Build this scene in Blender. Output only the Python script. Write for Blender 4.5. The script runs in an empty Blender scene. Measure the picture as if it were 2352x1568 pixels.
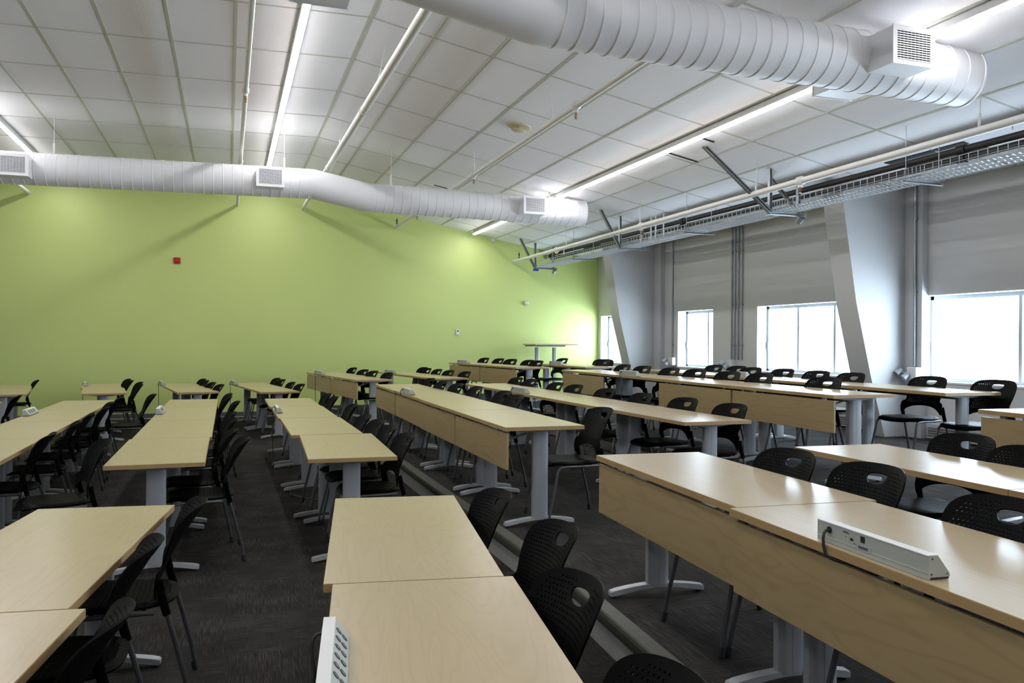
import bpy, bmesh, math, random
from mathutils import Vector, Matrix
from mathutils.geometry import delaunay_2d_cdt
random.seed(7)
S = bpy.context.scene
COL = S.collection
R = math.radians

# ---------------------------------------------------------------- camera
EYE = 1.546
yaw, pit, rol = R(19.043), R(.0288), R(.4156)
fw = Vector((math.sin(yaw)*math.cos(pit), math.cos(yaw)*math.cos(pit), math.sin(pit)))
r0 = Vector((math.cos(yaw), -math.sin(yaw), 0)); u0 = r0.cross(fw)
rt = r0*math.cos(rol)+u0*math.sin(rol); up = -r0*math.sin(rol)+u0*math.cos(rol)
cd = bpy.data.cameras.new('camera'); cam = bpy.data.objects.new('camera', cd); COL.objects.link(cam)
cd.sensor_width = 36; cd.lens = 1890/2352*36; cd.clip_start = .05; cd.clip_end = 200
M = Matrix((rt, up, -fw)).transposed().to_4x4(); M.translation = (0, 0, EYE)
cam.matrix_world = M
S.camera = cam

# ---------------------------------------------------------------- exposure, sky
S.view_settings.view_transform = 'Standard'; S.view_settings.look = 'None'
S.view_settings.gamma = 1; S.view_settings.use_curve_mapping = False
S.view_settings.exposure = 2.55
W = bpy.data.worlds.new('sky'); S.world = W; W.use_nodes = True
bg = W.node_tree.nodes['Background']; bg.inputs[0].default_value = (.68, .84, 1, 1); bg.inputs[1].default_value = 4.2
S.cycles.max_bounces = 8; S.cycles.diffuse_bounces = 4; S.cycles.glossy_bounces = 3
S.cycles.sample_clamp_indirect = 6; S.cycles.caustics_reflective = False; S.cycles.caustics_refractive = False
S.cycles.use_denoising = True; S.cycles.use_adaptive_sampling = True; S.cycles.adaptive_threshold = .02
LAMP = 7.9      # emission of the strip light diffusers
WX, WY = 8.12, 17.4          # window wall plane, green wall plane
LX, BY = -6.6, -5.0          # left wall, back wall (behind the camera)
RX, RZ, SL, SR = 1.28, 4.655, .0174, .19    # ceiling ridge and slopes
KX = 7.05                    # past here the ceiling flattens towards the windows
def cz(x): return RZ-SL*(RX-x) if x < RX else RZ-SR*(min(x, KX)-RX)-.04*max(0, x-KX)
# portals that guide daylight sampling in at the windows
WINS = [(15.12, 17.25), (12.62, 13.82), (9.2, 11.33), (5.75, 8.02), (2.75, 4.9), (-.7, 1.45)]
for y0, y1 in WINS:
    ld = bpy.data.lights.new('window_portal', 'AREA'); ld.shape = 'RECTANGLE'
    ld.size = y1-y0; ld.size_y = 1.06; ld.cycles.is_portal = True
    lo = bpy.data.objects.new('window_portal', ld); COL.objects.link(lo)
    lo.location = (WX+.36, (y0+y1)/2, 1.63)
    lo.rotation_euler = Matrix(((0, 0, 1), (1, 0, 0), (0, 1, 0))).to_euler()

# ---------------------------------------------------------------- helpers
def mat(name, col, rough=.5, metal=0., spec=.5, emit=None, es=0.):
    m = bpy.data.materials.new(name); m.use_nodes = True
    b = m.node_tree.nodes['Principled BSDF']
    b.inputs['Base Color'].default_value = (*col, 1); b.inputs['Roughness'].default_value = rough
    b.inputs['Metallic'].default_value = metal; b.inputs['Specular IOR Level'].default_value = spec
    if emit: b.inputs['Emission Color'].default_value = (*emit, 1); b.inputs['Emission Strength'].default_value = es
    return m
def N(m, t, **k):
    n = m.node_tree.nodes.new(t)
    for a, v in k.items():
        if a in n.inputs: n.inputs[a].default_value = v
        else: setattr(n, a, v)
    return n
def L(m, a, b): m.node_tree.links.new(a, b)
def bsdf(m): return m.node_tree.nodes['Principled BSDF']
def srgb(r, g, b):
    f = lambda c: (c/255/12.92) if c/255 <= .04045 else ((c/255+.055)/1.055)**2.4
    return (f(r), f(g), f(b))
def noisy(name, col, amt=.08, scale=3., rough=.5, bump=0., bscale=80., **k):
    m = mat(name, col, rough, **k)
    tc = N(m, 'ShaderNodeTexCoord'); n = N(m, 'ShaderNodeTexNoise', Scale=scale, Detail=4.)
    L(m, tc.outputs['Object'], n.inputs['Vector'])
    mr = N(m, 'ShaderNodeMapRange'); mr.inputs[3].default_value = 1-amt; mr.inputs[4].default_value = 1+amt
    L(m, n.outputs['Fac'], mr.inputs[0])
    mx = N(m, 'ShaderNodeMix', data_type='RGBA', blend_type='MULTIPLY'); mx.inputs[0].default_value = 1
    mx.inputs[6].default_value = (*col, 1); L(m, mr.outputs[0], mx.inputs[7]); L(m, mx.outputs[2], bsdf(m).inputs['Base Color'])
    if bump:
        n2 = N(m, 'ShaderNodeTexNoise', Scale=bscale, Detail=3.); L(m, tc.outputs['Object'], n2.inputs['Vector'])
        bp = N(m, 'ShaderNodeBump', Strength=bump, Distance=.004); L(m, n2.outputs['Fac'], bp.inputs['Height']); L(m, bp.outputs[0], bsdf(m).inputs['Normal'])
    return m

def wood(name, base, dark, axis_scale, rough=.28):
    m = mat(name, base, rough)
    tc = N(m, 'ShaderNodeTexCoord'); mp = N(m, 'ShaderNodeMapping'); mp.inputs['Scale'].default_value = axis_scale
    L(m, tc.outputs['Object'], mp.inputs['Vector'])
    oi = N(m, 'ShaderNodeObjectInfo'); vm = N(m, 'ShaderNodeVectorMath', operation='ADD')
    sc = N(m, 'ShaderNodeMath', operation='MULTIPLY'); sc.inputs[1].default_value = 37.
    L(m, oi.outputs['Random'], sc.inputs[0]); L(m, mp.outputs[0], vm.inputs[0]); L(m, sc.outputs[0], vm.inputs[1])
    n1 = N(m, 'ShaderNodeTexNoise', Scale=1.3, Detail=3., Distortion=.5); L(m, vm.outputs[0], n1.inputs['Vector'])
    w = N(m, 'ShaderNodeMath', operation='MULTIPLY'); w.inputs[1].default_value = 16.; L(m, n1.outputs['Fac'], w.inputs[0])
    fr = N(m, 'ShaderNodeMath', operation='PINGPONG'); fr.inputs[1].default_value = .5; L(m, w.outputs[0], fr.inputs[0])
    cr = N(m, 'ShaderNodeValToRGB'); e = cr.color_ramp.elements
    e[0].position = 0.; e[0].color = (*dark, 1); e[1].position = .22; e[1].color = (*base, 1)
    L(m, fr.outputs[0], cr.inputs[0])
    n2 = N(m, 'ShaderNodeTexNoise', Scale=14., Detail=5.); L(m, vm.outputs[0], n2.inputs['Vector'])
    mr = N(m, 'ShaderNodeMapRange'); mr.inputs[3].default_value = .93; mr.inputs[4].default_value = 1.05; L(m, n2.outputs['Fac'], mr.inputs[0])
    mx = N(m, 'ShaderNodeMix', data_type='RGBA', blend_type='MULTIPLY'); mx.inputs[0].default_value = 1
    L(m, cr.outputs[0], mx.inputs[6]); L(m, mr.outputs[0], mx.inputs[7]); L(m, mx.outputs[2], bsdf(m).inputs['Base Color'])
    return m
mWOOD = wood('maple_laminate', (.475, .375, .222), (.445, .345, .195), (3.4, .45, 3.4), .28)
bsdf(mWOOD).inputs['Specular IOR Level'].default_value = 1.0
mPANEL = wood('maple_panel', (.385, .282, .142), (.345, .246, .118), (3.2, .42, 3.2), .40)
mEDGE = noisy('maple_edge', (.40, .265, .12), .06, 20, .4)
mPLAS = noisy('black_plastic', (.0022, .0022, .0022), .15, 6, .5, bump=.1, bscale=500, spec=.06)
mSHEL = noisy('black_shell_plastic', (.0028, .0028, .0027), .15, 6, .46, bump=.15, bscale=400, spec=.12)
for _m in (mPLAS, mSHEL): bsdf(_m).inputs['IOR'].default_value = 1.3
mTUBE = noisy('grey_tube', (.10, .10, .105), .05, 9, .38, metal=.55)
mLEG = noisy('silver_paint', (.33, .34, .36), .03, 4, .42, metal=.15)
mFOOT = noisy('silver_foot', (.42, .43, .45), .03, 4, .35, metal=.2)
mRUB = noisy('black_rubber', (.01, .01, .01), .1, 9, .7)
mDUCT = noisy('white_painted_duct', (.84, .84, .86), .03, 3, .42, bump=.05, bscale=30)
mWHITE = noisy('white_paint', (.70, .70, .69), .03, 3, .5)
mPIPE = noisy('pipe_paint', (.66, .65, .62), .04, 5, .4)
mGALV = noisy('galvanised_steel', (.34, .36, .38), .2, 25, .38, metal=.8)
mTRAY = noisy('zinc_mesh', (.62, .66, .70), .05, 9, .35, metal=.5)
mIRON = noisy('dark_iron_pipe', (.022, .018, .017), .3, 6, .45)
mBRASS = noisy('brass', (.30, .16, .07), .2, 30, .35, metal=.9)
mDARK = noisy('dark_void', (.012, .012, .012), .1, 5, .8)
mUNIT = noisy('power_unit_grey', (.40, .42, .38), .03, 5, .4)
mUNITD = noisy('socket_black', (.02, .02, .02), .1, 5, .45)
mLABEL = noisy('label_silver', (.40, .40, .42), .03, 5, .4)
mRED = noisy('alarm_red', (.42, .012, .010), .05, 5, .4)
mCREAM = noisy('cream_plastic', (.62, .56, .36), .04, 5, .45)
mBLUE = noisy('blue_plastic', (.01, .06, .30), .05, 5, .4)
mFRAME = noisy('window_aluminium', (.42, .46, .50), .03, 5, .4, metal=.4)
mNOSE = noisy('stair_nosing', (.085, .085, .065), .2, 14, .55)
mRISE = noisy('riser_metal', (.36, .355, .34), .15, 10, .45)
mLAMP = mat('strip_lamp_diffuser', (.9, .9, .9), .5, emit=(1, .99, 1.0), es=LAMP)
mGLASS = mat('window_glass', (1, 1, 1), .0)      # clear pane: mostly see-through with a faint mirror sheen
_t = N(mGLASS, 'ShaderNodeBsdfTransparent'); _g = N(mGLASS, 'ShaderNodeBsdfGlossy', Roughness=.02); _x = N(mGLASS, 'ShaderNodeMixShader'); _x.inputs[0].default_value = .06
L(mGLASS, _t.outputs[0], _x.inputs[1]); L(mGLASS, _g.outputs[0], _x.inputs[2])
L(mGLASS, _x.outputs[0], mGLASS.node_tree.nodes['Material Output'].inputs['Surface'])
mGREEN = noisy('green_wall_paint', (.53, .62, .21), .03, .7, .48, bump=.05, bscale=200)
mGREY = noisy('grey_wall_paint', (.58, .58, .575), .03, .8, .5, bump=.05, bscale=200)
mRIB = noisy('rib_paint', (.50, .505, .51), .03, .8, .5)
mBASE = noisy('rubber_baseboard', (.085, .085, .085), .1, 6, .5)
# ceiling panels: fine speckle
mCEIL = noisy('ceiling_panel', (.85, .84, .86), .05, 110, .85, bump=.45, bscale=140)
mBAR = noisy('ceiling_bar', (.50, .51, .43), .03, 5, .6)
# carpet: tiles with broken pale yarn lines, direction changing from tile to tile
def carpet():
    m = mat('carpet', (.02, .019, .017), .95, spec=.1)
    tc = N(m, 'ShaderNodeTexCoord'); T = .6096
    def stripes(sx, sy):
        mp = N(m, 'ShaderNodeMapping'); mp.inputs['Scale'].default_value = (sx, sy, 1); L(m, tc.outputs['Object'], mp.inputs[0])
        n = N(m, 'ShaderNodeTexNoise', Scale=1., Detail=2., Roughness=.6); L(m, mp.outputs[0], n.inputs['Vector']); return n.outputs['Fac']
    a = stripes(240., 7.); b = stripes(7., 240.)
    dv = N(m, 'ShaderNodeVectorMath', operation='SCALE'); dv.inputs['Scale'].default_value = 1/T; L(m, tc.outputs['Object'], dv.inputs[0])
    ck = N(m, 'ShaderNodeTexChecker', Scale=1.); L(m, dv.outputs[0], ck.inputs['Vector'])
    mx = N(m, 'ShaderNodeMix'); cm = N(m, 'ShaderNodeMapRange'); cm.inputs[3].default_value = .25; cm.inputs[4].default_value = .75; L(m, ck.outputs['Fac'], cm.inputs[0]); L(m, cm.outputs[0], mx.inputs[0]); L(m, a, mx.inputs[2]); L(m, b, mx.inputs[3])
    pn = N(m, 'ShaderNodeTexNoise', Scale=3.3, Detail=2.); L(m, tc.outputs['Object'], pn.inputs['Vector'])
    pr = N(m, 'ShaderNodeMapRange'); pr.inputs[1].default_value = .35; pr.inputs[2].default_value = .7; pr.inputs[3].default_value = -.05; pr.inputs[4].default_value = .07; L(m, pn.outputs['Fac'], pr.inputs[0])
    ad = N(m, 'ShaderNodeMath', operation='ADD'); L(m, mx.outputs[0], ad.inputs[0]); L(m, pr.outputs[0], ad.inputs[1])
    cr = N(m, 'ShaderNodeValToRGB'); e = cr.color_ramp.elements
    e[0].position = .44; e[0].color = (.019, .0175, .016, 1); e[1].position = .72; e[1].color = (.080, .074, .066, 1)
    el = e.new(.56); el.color = (.040, .0355, .032, 1)
    L(m, ad.outputs[0], cr.inputs[0]); L(m, cr.outputs[0], bsdf(m).inputs['Base Color'])
    bp = N(m, 'ShaderNodeBump', Strength=.5, Distance=.004); L(m, mx.outputs[0], bp.inputs['Height']); L(m, bp.outputs[0], bsdf(m).inputs['Normal'])
    return m
mCARP = carpet()

def link(name, me, parent=None, kind=None):
    o = bpy.data.objects.new(name, me); COL.objects.link(o)
    if parent is not None: o.parent = parent
    if kind: o['kind'] = kind
    return o
def done(bm, m, smooth=False, ang=40):
    me = bpy.data.meshes.new('mesh')
    bmesh.ops.recalc_face_normals(bm, faces=bm.faces)
    if smooth:
        for f in bm.faces: f.smooth = True
        for e in bm.edges:
            if len(e.link_faces) == 2 and e.calc_face_angle(0) > R(ang): e.smooth = False
            elif len(e.link_faces) != 2: e.smooth = False
    bm.to_mesh(me); bm.free(); me.materials.append(m); return me
def B(): return bmesh.new()
def box(bm, x0, x1, y0, y1, z0, z1, bev=0., mi=0, Mx=None):
    r = bmesh.ops.create_cube(bm, size=1.)
    vs = r['verts']
    for v in vs: v.co = Vector((x0+(x1-x0)*(v.co.x+.5), y0+(y1-y0)*(v.co.y+.5), z0+(z1-z0)*(v.co.z+.5)))
    fs = list({f for v in vs for f in v.link_faces})
    if bev:
        es = list({e for v in vs for e in v.link_edges})
        rr = bmesh.ops.bevel(bm, geom=es, offset=bev, segments=2, affect='EDGES', profile=.5)
        vs = list({v for f in rr['faces'] for v in f.verts} | {v for v in vs if v.is_valid}); 
        fs = list({f for v in vs for f in v.link_faces})
    if Mx is not None:
        for v in {v for f in fs for v in f.verts}: v.co = Mx @ v.co
    for f in fs: f.material_index = mi
    return fs
def poly(bm, pts): return bm.faces.new([bm.verts.new(p) for p in pts])
def prism(bm, pts2, f, a, b):
    """extrude a 2D outline: f(p, t) gives the 3D point at t=a or b"""
    A = [bm.verts.new(f(p, a)) for p in pts2]; Bv = [bm.verts.new(f(p, b)) for p in pts2]
    bm.faces.new(A); bm.faces.new(Bv[::-1]); n = len(A)
    for i in range(n): bm.faces.new((A[i], Bv[i], Bv[(i+1) % n], A[(i+1) % n]))
def tube(bm, pts, r, n=8, cap=True, closed=False):
    pts = [Vector(p) for p in pts]; rings = []; ref = None
    rad = r if isinstance(r, (list, tuple)) else [r]*len(pts)
    for i, p in enumerate(pts):
        if closed: d = (pts[(i+1) % len(pts)]-pts[i-1]).normalized()
        elif i == 0: d = (pts[1]-p).normalized()
        elif i == len(pts)-1: d = (p-pts[-2]).normalized()
        else:
            d = ((p-pts[i-1]).normalized()+(pts[i+1]-p).normalized()).normalized()
        if ref is None: ref = d.orthogonal().normalized()
        ref = (ref-d*ref.dot(d)).normalized(); s = d.cross(ref)
        rings.append([bm.verts.new(p+(ref*math.cos(2*math.pi*k/n)+s*math.sin(2*math.pi*k/n))*rad[i]) for k in range(n)])
    m = len(rings)
    for i in range(m if closed else m-1):
        a, b = rings[i], rings[(i+1) % m]
        for k in range(n): bm.faces.new((a[k], a[(k+1) % n], b[(k+1) % n], b[k]))
    if cap and not closed: bm.faces.new(rings[0][::-1]); bm.faces.new(rings[-1])
def arcpts(c, r, a0, a1, n): return [(c[0]+r*math.cos(R(a0+(a1-a0)*i/n)), c[1]+r*math.sin(R(a0+(a1-a0)*i/n))) for i in range(n+1)]
def thing(name, label, cat, loc=(0, 0, 0), rz=0., group=None):
    o = bpy.data.objects.new(name, None); COL.objects.link(o); o.empty_display_size = .1
    o.location = loc; o.rotation_euler = (0, 0, rz); o['label'] = label; o['category'] = cat
    if group: o['group'] = group
    return o
def tag(o, label, cat, group=None):
    o['label'] = label; o['category'] = cat
    if group: o['group'] = group
    return o
def dup(root, name, label, group, loc, rz):
    """copy a thing, its parts and their sub-parts"""
    r = root.copy(); COL.objects.link(r); r.name = name; r.location = loc; r.rotation_euler = (0, 0, rz); r['label'] = label; r['group'] = group
    for ch in list(root.children):
        c = ch.copy(); COL.objects.link(c); c.parent = r
        for g in list(ch.children):
            d = g.copy(); COL.objects.link(d); d.parent = c
    return r
ORD = ['first', 'second', 'third', 'fourth', 'fifth', 'sixth', 'seventh', 'eighth', 'ninth', 'tenth']

# ================================================================ the room shell
st = lambda n, me: link(n, me, None, 'structure')
bm = B()
T1, T2 = 1.84, 4.48     # the two step lines
tier1 = [(1.62, BY), (1.70, 2.2), (T1, 4.2), (T1, 9.4), (1.74, 12.2), (1.20, 16.2), (1.03, WY)]
tier2 = [(4.28, BY), (4.34, 2.2), (T2, 4.2), (T2, 11.2), (4.38, 12.6), (3.90, 16.2), (3.75, WY)]
box(bm, LX, WX+.3, BY, WY+.2, -.12, 0)
for pts, z0, z1 in ((tier1, 0, .2), (tier2, .2, .4)):
    ol = [(x+.02, y) for x, y in pts]+[(WX+.02, WY), (WX+.02, BY)]
    prism(bm, ol, lambda p, t: (p[0], p[1], t), z0-.001, z1)
st('floor', done(bm, mCARP))
for i, (pts, z) in enumerate(((tier1, 0.), (tier2, .2))):
    bm = B()      # nosing: rounded dark strip over a pale metal riser
    for (p, q) in zip(pts[:-1], pts[1:]):
        prof = [(-.028, .198), (-.022, .206), (.05, .207), (.055, .199), (.021, .199), (.021, .12), (-.012, .12), (-.024, .15), (-.030, .18)]
        prism(bm, prof, lambda s, t: (p[0]+(q[0]-p[0])*t+s[0], p[1]+(q[1]-p[1])*t, z+s[1]), 0, 1)
    o = st('trim_%d' % (1+2*i), done(bm, mNOSE))
    bm = B()
    for (p, q) in zip(pts[:-1], pts[1:]):
        prof = [(-.006, .0), (-.004, .12), (.021, .12), (.021, 0.)]
        prism(bm, prof, lambda s, t: (p[0]+(q[0]-p[0])*t+s[0], p[1]+(q[1]-p[1])*t, z+s[1]), 0, 1)
    st('trim_%d' % (2+2*i), done(bm, mRISE))
# walls
bm = B(); prism(bm, [(LX-.2, -.1), (WX+.35, -.1), (WX+.35, 3.6), (KX, 3.64), (RX, RZ+.15), (LX-.2, RZ+.02)], lambda p, t: (p[0], t, p[1]), WY, WY+.2)
st('wall_back', done(bm, mGREEN))
bm = B(); box(bm, LX, 1.0, WY-.012, WY, 0, .105, .004); st('baseboard_back', done(bm, mBASE))
bm = B(); box(bm, LX, 1.0, WY-.03, WY-.012, 0, .018, .004); st('trim_5', done(bm, mRISE))
bm = B(); prism(bm, [(LX-.2, -.1), (WX+.35, -.1), (WX+.35, 3.6), (KX, 3.64), (RX, RZ+.15), (LX-.2, RZ+.02)], lambda p, t: (p[0], t, p[1]), BY-.2, BY)
st('wall_front', done(bm, mWHITE))
bm = B(); box(bm, LX-.2, LX, BY, WY, -.1, RZ+.1); st('wall_left', done(bm, mWHITE))
Z0, Z1 = 1.10, 2.15
bm = B(); D = .36
box(bm, WX, WX+D, BY, WY, -.1, Z0); box(bm, WX, WX+D, BY, WY, Z1, 3.62)
ys = [BY]+[v for w in sorted(WINS) for v in w]+[WY]
for a, b in zip(ys[::2], ys[1::2]):
    if b > a: box(bm, WX, WX+D, a, b, Z0, Z1)
st('wall_right', done(bm, mGREY))
bm = B()
for a, b in zip(ys[::2], ys[1::2]): pass
box(bm, WX-.012, WX, BY, WY, .4, .5, .003); st('baseboard_right', done(bm, mRIB))
# ceiling planes with panels, and its grid of bars
TX, TY, Y00 = .615, 1.2365, 7.92
bm = B()
for (xa, xb) in ((LX, RX), (RX, KX), (KX, WX+.3)):
    prism(bm, [(xa, cz(xa)), (xb, cz(xb)), (xb, cz(xb)+.1), (xa, cz(xa)+.1)], lambda p, t: (p[0], t, p[1]), BY, WY)
st('ceiling', done(bm, mCEIL))
bm = B()
k = math.floor((LX-RX)/TX)
for i in range(k+1, int((WX-RX)/TX)+1):
    x = RX+i*TX; z = cz(x); w = .013
    prism(bm, [(x-w, cz(x-w)-.006), (x+w, cz(x+w)-.006), (x+w, cz(x+w)+.002), (x-w, cz(x-w)+.002)], lambda p, t: (p[0], t, p[1]), BY, WY)
st('trim_6', done(bm, mBAR))
bm = B()
j = math.floor((BY-Y00)/TY)+1
while Y00+j*TY < WY:
    y = Y00+j*TY; j += 1
    for (xa, xb) in ((LX, RX), (RX, KX), (KX, WX)):
        prism(bm, [(xa, cz(xa)-.005), (xb, cz(xb)-.005), (xb, cz(xb)+.002), (xa, cz(xa)+.002)], lambda p, t: (p[0], t, p[1]), y-.010, y+.010)
st('trim_7', done(bm, mBAR))
# open black slots where ceiling panels sit out of line
bm = B()
for x0, y0, x1, y1 in ((5.18, 9.04, 5.60, 9.0), (5.02, 8.26, 5.32, 8.23), (3.36, 13.93, 3.6, 13.93)):
    prism(bm, [(x0, cz(x0)-.009), (x1, cz(x1)-.009), (x1, cz(x1)), (x0, cz(x0))], lambda p, t: (p[0], t, p[1]), y0, y0+.028)
st('trim_8', done(bm, mDARK))
# windows
for n, (y0, y1) in enumerate(WINS):
    bm = B(); f = .045; X0, X1 = WX+.19, WX+.25
    box(bm, X0, X1, y0, y1, Z0, Z0+f); box(bm, X0, X1, y0, y1, Z1-f, Z1)
    box(bm, X0, X1, y0, y0+f, Z0, Z1); box(bm, X0, X1, y1-f, y1, Z0, Z1)
    w = y1-y0
    for mu in ([.52] if w < 1.6 else [.36, .74] if w < 2.2 else [.54]):
        yy = y1-mu*w if w >= 1.6 else y1-.62*w*1.0
        box(bm, X0+.005, X1, yy-.022, yy+.022, Z0, Z1)
    box(bm, X0-.02, X0, y1-f-.012, y1-f+.012, 1.45, 1.57, .004)
    wo = st('window_%d' % (n+1), done(bm, mFRAME))
    bm = B(); box(bm, WX+.215, WX+.221, y0+f, y1-f, Z0+f, Z1-f); link('glass_pane', done(bm, mGLASS), wo)
    bm = B(); box(bm, WX-.012, WX+.19, y0, y1, Z0-.02, Z0+.004, .003); link('window_sill', done(bm, mWHITE), wo)
# tapered ribs standing out from the window wall, each beside a shallow pier
for n, yr in enumerate((14.6, 8.15, 1.7)):
    bm = B()
    prof = [(WX+.01, .4), (7.72, .4), (7.50, 1.15), (7.27, 2.06), (7.07, 3.24), (7.05, cz(7.05)), (WX+.01, cz(WX))]
    prism(bm, prof, lambda p, t: (p[0], t, p[1]), yr, yr+.35)
    st('trim_%d' % (9+2*n), done(bm, mRIB))
    bm = B(); box(bm, WX-.10, WX+.01, yr-.27, yr, .4, 3.515, .004); st('trim_%d' % (10+2*n), done(bm, mRIB))
# open ceiling bays seen through the tray
bm = B()
for x0, x1, y0, y1 in ((6.93, 7.28, 6.3, 7.35), (7.15, 7.32, 15.3, 16.1)):
    prism(bm, [(x0, cz(x0)-.008), (x1, cz(x1)-.008), (x1, cz(x1)), (x0, cz(x0))], lambda p, t: (p[0], t, p[1]), y0, y1)
st('trim_15', done(bm, mDARK))

# ================================================================ strip lights
def strip(x, ya, yb, label):
    t = thing('strip_light', label, 'light', (x, ya, cz(x)-.055), 0, 'strip lights along the ceiling'); t.rotation_euler.y = math.atan(SR) if x > RX else -math.atan(SL)
    bm = B(); box(bm, -.038, .038, 0, yb-ya, -.02, .047, .006); link('housing', done(bm, mWHITE), t)
    bm = B(); prism(bm, [(-.034, -.02), (-.034, -.026), (-.024, -.034), (.024, -.034), (.034, -.026), (.034, -.02)], lambda p, s: (p[0], s, p[1]), .004, yb-ya-.004)
    link('diffuser', done(bm, mLAMP), t)
strip(.65, -3.5, 16.9, 'long glowing strip light between the two left sprinkler pipes')
strip(5.02, -3.5, 17.1, 'long glowing strip light crossing above both ducts on the right slope')
strip(-3.0, -3.5, 16.9, 'short visible strip light at the left edge of the photo')

# ================================================================ ducts
def duct(path, r, name, label, endcap=True):
    t = thing(name, label, 'duct', path[0])
    P = [Vector(p)-Vector(path[0]) for p in path]
    bm = B(); pts = []; rad = []
    for i in range(len(P)-1):
        a, b = P[i], P[i+1]; Ls = (b-a).length; d = (b-a).normalized()
        pl = i in (1,) and len(P) == 4     # the bend section is plain sheet
        pts.append(a+d*.001); rad.append(r)
        if not pl:
            s = .13
            while s < Ls-.05:
                for ds, dr in ((-.007, 0), (-.004, .005), (.004, .005), (.007, 0)):
                    pts.append(a+d*(s+ds)); rad.append(r+dr)
                s += .13
        pts.append(b-d*.001); rad.append(r)
    if endcap:
        d = (P[-1]-P[-2]).normalized()
        pts += [P[-1]+d*.004, P[-1]+d*.02, P[-1]+d*.026]; rad += [r+.008, r+.008, r-.02]
    tube(bm, pts, rad, 40); link('duct_pipe', done(bm, mDUCT, True, 50), t)
    return t
def register(t, org, x, z, side, w=.37, h=.27, yin=.16, yout=.42):
    """air outlet box on the duct's side with a louvred grille"""
    x0, x1, z0, z1 = x-w/2-org[0], x+w/2-org[0], z-h/2-org[2], z+h/2-org[2]
    ya, yb = sorted((side*yin, side*yout)); bm = B(); box(bm, x0, x1, ya, yb, z0, z1, .004)
    # flared take-off
    fy = side*.10
    o = link('outlet_box', done(bm, mDUCT), t)
    bm = B(); yf = side*(yout+.012); y0, y1 = sorted((side*yout, yf))
    box(bm, x0-.006, x1+.006, y0, y1, z0-.006, z0+.028, .002); box(bm, x0-.006, x1+.006, y0, y1, z1-.028, z1+.006, .002)
    box(bm, x0-.006, x0+.032, y0, y1, z0+.0285, z1-.0285); box(bm, x1-.032, x1+.006, y0, y1, z0+.0285, z1-.0285)
    link('grille_frame', done(bm, mDUCT), o)
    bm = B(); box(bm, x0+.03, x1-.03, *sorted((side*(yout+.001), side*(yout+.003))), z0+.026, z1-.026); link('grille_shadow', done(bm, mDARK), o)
    bm = B()
    for k in range(13):
        zz = z0+.034+k*(z1-z0-.068)/12
        prism(bm, [(0, 0), (.010, .004), (.010, .011), (0, .008)], lambda p, s: (s, side*(yout+.0035+(.010-p[0])), zz-.004+p[1]), x0+.03, x1-.03)
    for k in range(1, 9):
        xx = x0+.03+k*(x1-x0-.06)/9; box(bm, xx-.001, xx+.001, *sorted((side*(yout+.0032), side*(yout+.0045))), z0+.028, z1-.028)
    link('grille_louvres', done(bm, mDUCT), o)
def hanger(t, org, x, y, zt, zb, r=.004, name='hanger_rod', strap=True):
    bm = B(); tube(bm, [(x-org[0], y-org[1], zt-org[2]), (x-org[0], y-org[1], zb-org[2])], r, 6)
    if strap: box(bm, x-org[0]-.012, x-org[0]+.012, y-org[1]-.016, y-org[1]+.016, zb-org[2]-.02, zb-org[2]+.15, .003)
    link(name, done(bm, mWHITE), t)
fp = [(LX+.02, 12.4, 3.735), (1.16, 12.4, 3.845), (1.95, 12.4, 3.70), (5.47, 12.4, 3.665)]
t = duct(fp, .215, 'spiral_duct', 'white spiral air duct running across in front of the green wall')
for x, z in ((-2.62, 3.76), (.545, 3.83), (4.50, 3.675)): register(t, (fp[0][0], 12.4, 3.735), x, z, -1) if False else None
def regs(t, fp, items):
    for x, z, s in items: register(t, (fp[0][0], 0, fp[0][2]), x, z, s)
regs(t, fp, [(-2.62, 3.76, -1), (.545, 3.83, -1), (4.50, 3.675, -1)])
for x in (-2.215, .756, 2.32, 4.9): hanger(t, fp[0], x, 12.4, cz(x), {-2.215: 4.0, .756: 4.05, 2.32: 3.91, 4.9: 3.88}[x])
np_ = [(LX+.02, 5.1, 3.80), (1.05, 5.1, 3.915), (1.92, 5.1, 3.745), (5.58, 5.1, 3.70)]
t = duct(np_, .225, 'spiral_duct', 'large white spiral air duct overhead, nearest the camera')
regs(t, np_, [(4.665, 3.70, -1), (4.665, 3.695, 1), (.55, 3.885, 1)])
hanger(t, np_[0], -2.2, 5.1, cz(-2.2), 4.1)

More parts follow.
